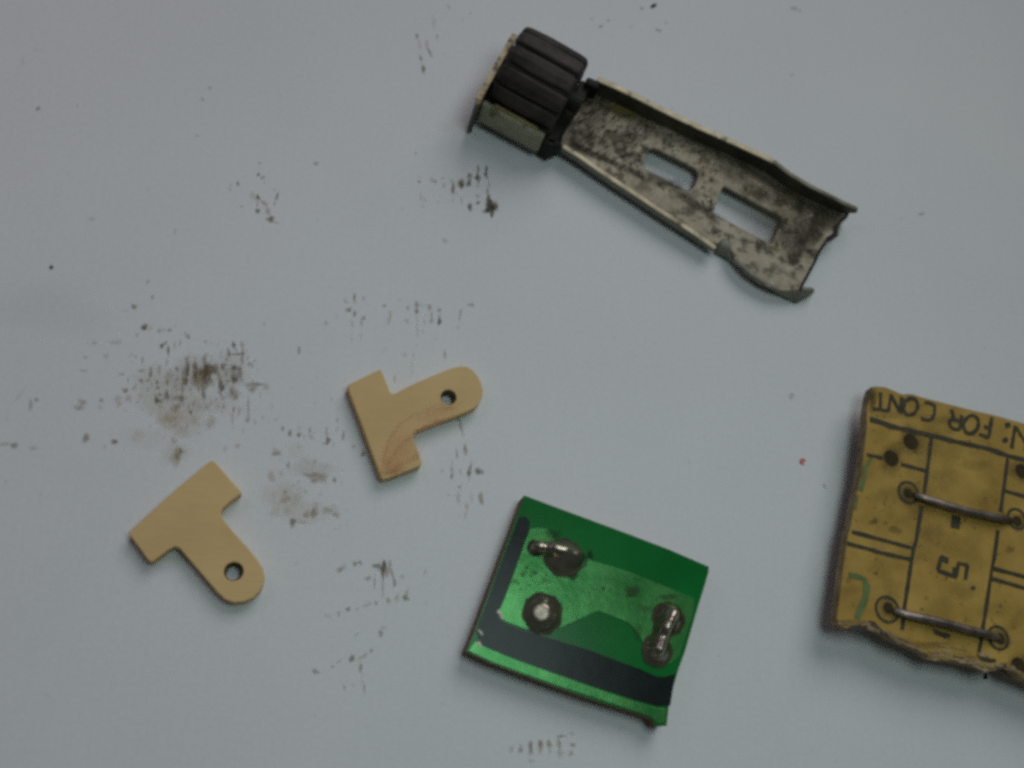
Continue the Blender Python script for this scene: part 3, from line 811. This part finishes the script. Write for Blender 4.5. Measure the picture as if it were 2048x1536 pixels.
# torn pale fibres along the broken lower edge
rf = random.Random(9)
edge_px = z6([(200, 800), (320, 806), (440, 800), (520, 835), (600, 868), (690, 922), (820, 975), (970, 1062), (1160, 1090), (1330, 1122), (1440, 1175), (1560, 1148), (1640, 1165), (1735, 1235)])
def strands(name, mat, n, spread, wmin, wmax, z, seg=None):
    mb = MB()
    for _ in range(n):
        k = rf.randrange(len(edge_px) - 1) if seg is None else rf.choice(seg)
        t_ = rf.random()
        a_, b_ = Vector(edge_px[k]), Vector(edge_px[k + 1])
        p = a_ + (b_ - a_) * t_
        d = (b_ - a_).normalized(); nr = Vector((d.y, -d.x))
        p = p + nr * rf.uniform(-2, spread)
        ln = rf.uniform(8, 34)
        q = [tuple(p + d * (u * ln) + nr * rf.uniform(-1.5, 1.5)) for u in (-.5, -.15, .2, .5)]
        ribbon(mb, W3(q), rf.uniform(wmin, wmax), BZ - .001 + rf.uniform(0, .006), .004, jit=.5)
    o = mb.build(name, mat, bb, bo); o['kind'] = 'stuff'
strands('torn_fibres', M_fibre, 10, 10, .005, .014, BZ, [5, 6, 7, 8, 9, 10, 12])
strands('torn_fibres', M_fibre, 12, 30, .006, .016, BZ, [7, 8, 8, 9])
strands('dark_chips', M_board_edge, 40, 8, .008, .018, BZ)
strands('dark_chips', M_print, 14, 10, .012, .03, BZ, [1, 2, 3, 10])
# ------------------------------------------------------------------ crumbs
def crumb(px, py, l, w, ang, label, mat=M_crumb):
    r_ = random.Random(int(px * 7 + py))
    c = at(px, py, 0)
    bm = bmesh.new(); bmesh.ops.create_icosphere(bm, subdivisions=2, radius=1)
    for v in bm.verts:
        k = 1 + r_.uniform(-.18, .18)
        x, y, z = v.co.x * l * k, v.co.y * w * k, v.co.z * w * .6 * k + w * .55
        v.co = (x * math.cos(ang) - y * math.sin(ang), x * math.sin(ang) + y * math.cos(ang), z)
    me = bpy.data.meshes.new('crumb'); bm.to_mesh(me); bm.free()
    me.materials.append(mat)
    o = bpy.data.objects.new('crumb', me); col.objects.link(o)
    o.location = c
    o['label'], o['category'], o['group'] = label, 'crumb', 'loose dark crumbs on the table'
    return o
crumb(1307, 12, .034, .013, math.radians(38), 'largest dark elongated crumb on the table, above the metal bracket at the top edge')
crumb(1630 + 1410 / 4.151, 1060 + 1218 / 4.151, .022, .015, .6, 'dark crumb lying just off the broken lower edge of the brown board')
crumb(103, 535, .010, .009, .4, 'tiny round dark crumb alone near the left edge of the table')

# ------------------------------------------------------------------ grime on the table: thin irregular films, dense centre, clear rim
def grime(name, label, items):
    mb = MB()
    for it in items: fleck(mb, it[0], it[1], it[2] * 1.15 + .5, it[3] * 1.1 + .5, it[4] * .76, *it[5:])
    o = mb.build(name, M_dirt)
    o['label'], o['kind'], o['category'] = label, 'stuff', 'grime'
    o.visible_shadow = True
    return o
def zz(x0, y0, s, lst):
    return [(x0 + x / s, y0 + y / s, rx / s, ry / s, a, t_, math.radians(an[0]) if an else 0.) for (x, y, rx, ry, a, t_, *an) in lst]

# main smudge, left of centre
S = zz(220, 580, 4.388, [
    (303, 325, 24, 30, .85, .3), (210, 145, 18, 20, .35, .6), (140, 175, 20, 12, .2, .8), (432, 355, 14, 20, .5, .5), (470, 350, 14, 12, .35, .6), (525, 352, 20, 14, .45, .4), (355, 330, 18, 30, .2, .8), (240, 390, 15, 18, .3, .6),
    (455, 490, 18, 18, .75, .25), (488, 465, 13, 15, .55, .4), (512, 530, 13, 40, .6, .4), (690, 412, 9, 22, .6, .4), (838, 455, 10, 14, .45, .4), (1355, 298, 10, 12, .4, .7), (372, 62, 10, 12, .35, .6),
    (285, 615, 10, 26, .5, .45), (275, 708, 22, 15, .55, .45), (358, 725, 13, 45, .7, .3), (270, 795, 16, 18, .5, .6), (330, 792, 22, 14, .45, .6), (412, 810, 14, 20, .5, .5), (420, 858, 14, 18, .65, .4),
    (137, 882, 18, 22, .75, .45), (100, 740, 30, 14, .3, .7), (215, 850, 12, 30, .35, .6, 35), (70, 950, 40, 25, .25, .8), (80, 1000, 30, 20, .3, .8), (155, 950, 20, 30, .3, .7), (408, 960, 16, 45, .7, .4), (430, 975, 35, 14, .65, .4), (265, 930, 20, 20, .25, .8),
    (497, 920, 18, 40, .65, .4), (512, 940, 8, 30, .55, .4), (435, 700, 16, 40, .45, .7), (590, 695, 14, 24, .5, .5), (510, 760, 25, 50, .25, .8),
    (680, 700, 18, 80, .75, .4), (660, 740, 30, 60, .7, .4), (672, 605, 12, 30, .5, .5), (660, 800, 22, 40, .6, .45), (640, 870, 14, 40, .5, .55), (748, 690, 24, 60, .75, .4), (752, 745, 16, 40, .55, .5), (800, 760, 60, 60, .55, .5),
    (830, 640, 18, 70, .6, .45), (832, 720, 45, 70, .75, .4), (880, 700, 35, 60, .75, .4), (920, 690, 28, 45, .7, .42), (860, 780, 40, 55, .65, .42), (770, 800, 60, 70, .5, .75), (830, 840, 25, 50, .5, .5), (822, 910, 18, 40, .7, .4), (815, 940, 9, 25, .5, .5),
    (978, 840, 24, 50, .92, .2), (970, 890, 14, 40, .6, .4), (990, 680, 18, 30, .6, .4), (1000, 655, 35, 10, .45, .5), (960, 760, 12, 40, .4, .5), (1085, 680, 26, 24, .9, .25), (1130, 690, 26, 26, .7, .35), (1090, 760, 30, 60, .6, .5), (1095, 790, 22, 35, .65, .4), (1140, 740, 18, 40, .5, .5),
    (1085, 480, 15, 28, .7, .35), (1160, 480, 16, 30, .4, .6), (1040, 545, 14, 40, .5, .5), (1120, 560, 55, 12, .6, .45), (1165, 600, 12, 60, .45, .6), (1165, 540, 10, 40, .4, .55), (1090, 900, 30, 60, .4, .7), (1060, 900, 22, 50, .35, .65), (1105, 945, 26, 22, .45, .5),
    (1215, 1040, 8, 110, .45, .5), (1205, 1135, 18, 22, .55, .45), (1085, 1045, 10, 20, .6, .35), (1135, 1060, 10, 35, .45, .8), (1075, 1130, 10, 60, .25, .8), (1250, 840, 70, 30, .45, .6), (1310, 825, 55, 14, .5, .5), (1245, 880, 35, 16, .4, .6), (1375, 850, 25, 22, .35, .8), (1270, 1160, 10, 30, .25, .7),
    (608, 1015, 14, 20, .65, .3), (565, 1040, 35, 40, .45, .75), (590, 950, 35, 25, .5, .65), (630, 950, 14, 40, .5, .5), (735, 990, 8, 30, .45, .5, 20), (710, 1075, 12, 24, .6, .5), (570, 1110, 80, 60, .3, 1.), (460, 1120, 50, 50, .25, 1.), (520, 1170, 80, 50, .25, 1.), (740, 1130, 30, 60, .22, 1.), (890, 1150, 45, 50, .28, .85),
    (640, 1250, 70, 40, .2, .8), (560, 1320, 20, 30, .35, .8), (600, 1430, 35, 50, .5, .7), (575, 1480, 50, 60, .35, .85), (620, 1410, 20, 24, .4, .5), (38, 1330, 26, 20, .55, .5), (240, 1280, 50, 50, .15, 1.), (1125, 1365, 28, 18, .3, .9), (1010, 1390, 25, 25, .2, .8), (1460, 1420, 40, 40, .25, .9), (850, 1020, 120, 60, .12, .9),
    (760, 740, 280, 140, .24, .7), (1060, 740, 140, 170, .18, .7), (620, 1080, 260, 180, .20, 1.), (420, 850, 240, 170, .18, .9), (900, 1000, 260, 120, .10, .9), (570, 1430, 120, 90, .16, .9), (350, 1300, 200, 120, .08, 1.)])
for _ in range(160):
    x = rg.gauss(720, 290); y = rg.gauss(790, 180)
    S += zz(220, 580, 4.388, [(x, y, rg.uniform(5, 11), rg.uniform(8, 30), rg.uniform(.12, .4), rg.uniform(.3, .9))])
grime('grime_smudge', 'large dark brown grime smudge on the table above the plain tee plate', S)

S = zz(0, 520, 3.656, [(375, 52, 20, 18, .3, .3), (225, 1060, 14, 40, .4, .5), (265, 1020, 13, 16, .4, .3), (600, 1040, 26, 30, .45, .6), (575, 1080, 36, 22, .4, .7), (740, 1025, 12, 16, .5, .4), (735, 1075, 12, 20, .25, .6), (628, 1300, 26, 30, .6, .55), (835, 1328, 22, 16, .55, .5),
    (105, 1355, 34, 18, .55, .5), (30, 1345, 40, 14, .3, .7), (245, 1375, 24, 18, .3, .7), (610, 808, 24, 12, .3, .5), (625, 710, 12, 14, .3, .6), (690, 605, 22, 12, .3, .6), (845, 600, 34, 16, .3, .7), (775, 700, 20, 20, .2, .7), (1080, 160, 13, 14, .3, .4), (1115, 272, 10, 12, .3, .4), (980, 340, 18, 18, .4, .5), (150, 980, 8, 90, .14, .5, 35)])
grime('grime_spots', 'sparse faint grime spots on the table near its left edge', S)

S = zz(440, 320, 10.97, [(835, 820, 34, 55, .95, .05), (830, 1115, 42, 55, .8, .15), (825, 970, 22, 90, .4, .5), (930, 920, 26, 80, .45, .45, -35), (1000, 970, 50, 45, .4, .9), (1050, 1120, 40, 110, .42, .6, -20), (1130, 1275, 60, 50, .85, .25), (1050, 1290, 36, 36, .6, .35), (1110, 1345, 50, 40, .45, .5), (1220, 1370, 80, 14, .4, .5, 20),
    (1250, 800, 28, 95, .6, .4, 15), (1195, 640, 30, 40, .3, .6), (1195, 965, 24, 28, .6, .3), (845, 320, 38, 32, .55, .4), (940, 385, 50, 40, .45, .4), (985, 490, 22, 40, .2, .9), (390, 515, 34, 45, .6, .6), (240, 545, 30, 50, .3, .7), (215, 640, 24, 50, .25, .9), (475, 1020, 30, 26, .3, .5), (720, 800, 60, 110, .22, .7), (875, 70, 22, 26, .35, .4)])
S += [(632 + .0, 327, 4, 4, .4, .4), (420, 176, 3.5, 3.5, .3, .5), (405, 199, 3.5, 4, .25, .5), (76, 217, 4, 4, .5, .3), (45, 122, 5, 7, .15, .5), (155, 210, 3, 3, .2, .5), (394, 272, 3.5, 3.5, .2, .6), (598, 700, 3, 7, .5, .35), (184, 438, 5, 5, .2, .5), (350, 462, 5, 4, .15, .5)]
grime('grime_spots', 'small black grime spots in the upper left of the table, left of the stripes', S)

S = zz(800, 300, 8.533, [(325, 540, 26, 26, .5, .45), (330, 470, 26, 26, .2, .8), (605, 535, 22, 32, .5, .4), (730, 480, 22, 26, .25, .7), (748, 600, 22, 50, .3, .6), (905, 640, 28, 90, .8, .4), (880, 530, 18, 60, .25, .8), (915, 720, 30, 36, .5, .6), (1045, 580, 50, 80, .8, .35), (1065, 600, 26, 50, .7, .2), (1040, 520, 36, 34, .5, .5),
    (1180, 430, 36, 40, .7, .35), (1215, 460, 20, 40, .5, .5), (1175, 580, 42, 50, .8, .35), (1180, 510, 30, 50, .5, .5), (1335, 310, 22, 50, .6, .45), (1330, 370, 24, 40, .6, .45), (1315, 460, 32, 50, .8, .2), (1345, 500, 34, 60, .65, .45), (1325, 605, 28, 22, .4, .4), (1475, 330, 26, 60, .8, .35), (1465, 420, 26, 46, .9, .15), (1495, 480, 16, 30, .35, .7),
    (1515, 580, 20, 60, .3, .8), (1495, 700, 26, 50, .5, .5), (1505, 810, 30, 60, .8, .3), (1560, 960, 90, 100, .98, .1), (1530, 900, 50, 80, .85, .15), (1620, 950, 40, 90, .65, .45), (1470, 1035, 45, 45, .85, .2), (1570, 1090, 36, 50, .95, .1), (1555, 1010, 60, 60, .9, .05), (1195, 975, 36, 62, .85, .25), (1330, 900, 28, 36, .75, .3),
    (1325, 780, 20, 40, .35, .4, -30), (1050, 850, 20, 60, .25, .6), (905, 850, 18, 50, .22, .7), (425, 850, 20, 50, .25, .8), (395, 950, 20, 24, .25, .5), (265, 60, 14, 28, .35, .4), (1545, 610, 20, 20, .3, .9), (650, 880, 12, 20, .2, .6)])
S += [(890, 481, 5, 5, .3, .5), (864, 360, 3, 5, .3, .5), (842, 392, 4, 8, .2, .7)]
grime('grime_stripes', 'row of short black grime stripes below the roller end of the bracket', S)

S = zz(640, 560, 6.024, [(312, 255, 16, 26, .35, .5), (415, 195, 16, 36, .5, .45), (418, 250, 16, 40, .3, .7), (525, 220, 16, 34, .35, .6), (345, 360, 26, 28, .7, .35), (418, 405, 18, 34, .65, .4), (525, 458, 20, 26, .55, .6), (500, 515, 14, 40, .4, .6), (385, 525, 18, 50, .25, .8), (75, 520, 20, 26, .3, .7), (210, 440, 16, 30, .15, .7), (775, 308, 26, 12, .6, .35, -30),
    (850, 410, 16, 40, .35, .8), (830, 490, 16, 60, .3, .8), (1060, 335, 16, 22, .45, .45), (1045, 490, 28, 30, .25, .7), (1165, 300, 16, 60, .5, .45), (1163, 375, 20, 36, .65, .3), (1175, 500, 10, 100, .2, .8), (1175, 620, 12, 50, .25, .6), (1220, 305, 40, 12, .35, .6), (1320, 325, 22, 40, .5, .45), (1345, 420, 12, 60, .35, .6), (1342, 490, 20, 24, .55, .4),
    (1440, 360, 22, 22, .5, .5), (1440, 500, 22, 40, .85, .2), (1440, 430, 10, 40, .35, .5), (1820, 298, 38, 18, .45, .5), (1690, 400, 12, 60, .35, .6, 12), (1680, 470, 12, 30, .3, .6), (1660, 575, 12, 20, .2, .6), (1505, 900, 20, 50, .35, .6), (1015, 895, 34, 22, .2, .8), (1125, 910, 10, 50, .22, .6), (490, 680, 14, 24, .2, .7), (1165, 790, 24, 12, .2, .6),
    (900, 1190, 14, 60, .25, .6), (1110, 1060, 10, 80, .15, .6), (380, 690, 10, 60, .15, .8), (955, 238, 16, 14, .2, .6), (1260, 480, 10, 80, .18, .8), (790, 820, 14, 40, .12, .8), (1240, 620, 10, 30, .2, .6)])
grime('grime_stripes', 'faint broken row of grime specks above the red-marked tee plate', S)

S = zz(520, 820, 5.909, [(268, 215, 18, 30, .5, .5), (355, 275, 16, 44, .6, .5), (460, 295, 20, 28, .7, .45), (465, 220, 20, 40, .2, .8), (585, 235, 16, 36, .4, .6), (590, 300, 16, 50, .2, .8), (785, 245, 10, 50, .45, .45), (805, 360, 30, 36, .75, .5), (795, 310, 10, 50, .4, .8), (770, 395, 26, 16, .35, .5), (985, 305, 18, 50, .5, .55), (912, 225, 12, 24, .25, .6), (190, 515, 50, 22, .4, .65),
    (335, 640, 28, 28, .25, .6), (460, 435, 24, 18, .2, .6), (1215, 515, 26, 34, .6, .4), (1110, 430, 18, 30, .3, .6), (915, 120, 16, 20, .3, .6), (190, 110, 26, 16, .2, .6), (600, 770, 70, 35, .45, .6), (690, 790, 130, 55, .35, .75), (740, 800, 60, 40, .3, .75), (640, 840, 40, 22, .35, .6), (650, 680, 200, 120, .16, .85), (880, 825, 22, 26, .55, .4), (480, 700, 160, 100, .10, .9),
    (135, 780, 50, 60, .35, 1.), (240, 750, 40, 40, .15, 1.), (295, 975, 26, 26, .4, .6), (300, 1050, 60, 50, .35, .95), (430, 1060, 60, 80, .14, 1.), (390, 1320, 40, 38, .75, .5), (380, 1370, 20, 40, .4, .6), (645, 1210, 42, 50, .65, .65), (545, 1240, 30, 36, .45, .75), (590, 1220, 60, 40, .2, .9), (500, 1325, 50, 26, .25, .8), (660, 1110, 30, 40, .2, .8),
    (850, 1210, 80, 30, .3, .75, 25), (910, 1240, 40, 40, .25, .8), (880, 1160, 40, 50, .15, .9), (170, 1210, 60, 60, .18, 1.), (330, 1200, 30, 60, .16, .95), (780, 1180, 40, 30, .25, .7), (540, 960, 24, 24, .2, .7), (300, 1060, 260, 200, .20, 1.), (640, 1200, 240, 120, .14, 1.), (420, 480, 120, 90, .08, .9)])
for _ in range(40):
    S += zz(520, 820, 5.909, [(rg.gauss(550, 260), rg.gauss(800, 330), rg.uniform(8, 16), rg.uniform(8, 30), rg.uniform(.1, .25), rg.uniform(.4, 1.))])
grime('grime_smudge', 'yellowish brown grime patch on the table between the two tee plates', S)

S = zz(850, 820, 6.144, [(410, 95, 16, 50, .75, .3), (455, 250, 14, 70, .45, .5, -12), (430, 170, 10, 50, .4, .5), (497, 490, 20, 75, .55, .5), (395, 545, 14, 60, .4, .55), (330, 730, 16, 60, .35, .6), (328, 815, 22, 30, .6, .4), (550, 730, 22, 90, .5, .5, 8), (542, 780, 20, 36, .6, .35), (662, 755, 44, 40, .9, .2), (435, 760, 16, 30, .3, .6), (212, 752, 14, 24, .3, .6), (425, 945, 20, 26, .4, .4), (410, 1080, 26, 70, .25, .6),
    (570, 1080, 24, 80, .15, .9), (690, 1085, 24, 85, .65, .5, -12), (515, 1200, 24, 60, .3, .9), (495, 1300, 12, 40, .25, .6), (290, 1045, 10, 14, .3, .5), (540, 860, 14, 40, .2, .7), (340, 640, 12, 30, .2, .5)])
grime('grime_stripes', 'thin grime streaks trailing below the tip of the red-marked tee plate', S)

S = zz(600, 1090, 4.954, [(830, 215, 26, 62, .95, .1), (760, 205, 40, 26, .65, .4), (790, 230, 30, 30, .5, .5), (822, 290, 14, 50, .7, .35), (820, 420, 12, 110, .3, .6), (860, 260, 24, 60, .5, .7), (890, 190, 20, 40, .4, .5), (915, 290, 14, 60, .5, .6, -12), (938, 375, 18, 34, .6, .6), (740, 370, 10, 60, .35, .6), (675, 330, 26, 22, .4, .6), (545, 185, 24, 22, .6, .45), (595, 175, 16, 22, .55, .45), (395, 245, 24, 38, .5, .65, 30),
    (440, 215, 24, 30, .25, .7), (1050, 525, 32, 26, .7, .5), (1060, 470, 16, 40, .3, .6), (875, 550, 20, 30, .5, .6), (960, 530, 20, 36, .35, .6), (755, 575, 14, 24, .4, .6), (670, 590, 40, 20, .3, .6, -20), (570, 630, 14, 12, .4, .5), (478, 635, 20, 26, .55, .45), (385, 682, 18, 24, .35, .5), (275, 705, 34, 18, .2, .6), (1015, 310, 20, 26, .25, .6), (800, 875, 22, 28, .55, .4), (830, 815, 24, 30, .2, .6, 30), (560, 890, 36, 12, .25, .5, -40),
    (515, 1125, 26, 36, .7, .5), (625, 1105, 50, 22, .3, .65, -30), (710, 1045, 24, 16, .4, .5, -30), (600, 1210, 16, 44, .5, .5), (615, 1300, 8, 80, .2, .6), (638, 1420, 12, 60, .35, .7), (155, 1252, 32, 26, .55, .5), (320, 1205, 16, 14, .25, .5), (390, 1150, 30, 12, .2, .5, -35), (440, 1410, 22, 18, .3, .6), (530, 1385, 20, 14, .2, .6), (1240, 270, 16, 30, .2, .6)])
grime('grime_streaks', 'dark grime streaks and dots left of the green circuit board', S)

S = zz(980, 1430, 9.309, [(395, 630, 36, 60, .35, .7), (575, 630, 40, 80, .45, .6), (755, 580, 42, 100, .65, .55), (940, 580, 42, 110, .65, .6), (920, 520, 36, 50, .4, .8), (1100, 540, 44, 70, .6, .65), (1120, 660, 34, 50, .35, .8), (1295, 560, 40, 70, .55, .7), (1310, 720, 46, 90, .35, .6), (1330, 395, 80, 24, .55, .5, -8), (1545, 555, 50, 34, .5, .45), (1505, 720, 50, 50, .4, .6), (1530, 340, 60, 26, .25, .6), (770, 850, 50, 50, .25, .6), (1280, 470, 20, 60, .25, .6), (760, 700, 40, 50, .3, .7)])
grime('grime_stripes', 'row of grime stripes on the table below the green circuit board', S)

S = zz(780, 0, 9.6, [(520, 690, 32, 40, .55, .35), (570, 860, 22, 120, .18, .6), (590, 1110, 26, 70, .45, .4, -8), (640, 1320, 38, 75, .65, .35, -12), (710, 850, 24, 110, .3, .5, -8), (770, 1010, 26, 80, .55, .4, -25), (905, 700, 22, 50, .3, .45, -12), (840, 420, 24, 160, .16, .6, -5), (1130, 130, 20, 60, .22, .5, -40), (1545, 255, 20, 20, .2, .5), (1385, 380, 24, 20, .2, .5)])
S += zz(1150, 0, 8.192, [(425, 430, 34, 16, .65, .35, -30), (280, 305, 20, 22, .3, .6), (545, 340, 22, 22, .35, .6), (1095, 138, 28, 24, .5, .5), (1365, 495, 50, 20, .5, .45, 35), (1490, 370, 30, 20, .2, .7), (925, 435, 24, 14, .2, .6)])
S += [(1588, 17, 5, 4, .35, .5), (1598, 21, 4, 3, .3, .5), (1843, 428, 5, 4, .4, .6), (1583, 792, 6, 6, .35, .5), (1649, 972, 4, 4, .3, .6), (1585, 150, 4, 3, .2, .5), (930, 250, 40, 20, .08, 1.)]
grime('grime_streaks', 'thin grey scratches and flecks around the roller end at the top', S)
fl = [(100, 620, 120, 48, .05, .35)]
grime('grime_smudge', 'broad pale grey smear at the left edge of the table', fl)

# tiny red ring mark
c = at(1605, 923, 0)
mb = MB(); ribbon(mb, circle((c.x, c.y),   .018, 16, 1, 0, .1, rg)[:14], .012, .0036, .001, jit=.3)
ribbon(mb, [(c.x - .012, c.y), (c.x + .012, c.y + .001)], .008, .0037, .001)
o = mb.build('ink_mark', M_red, None, Vector((c.x, c.y, 0)))
o['label'], o['category'] = 'tiny red ink ring on the bare table left of the brown board', 'mark'
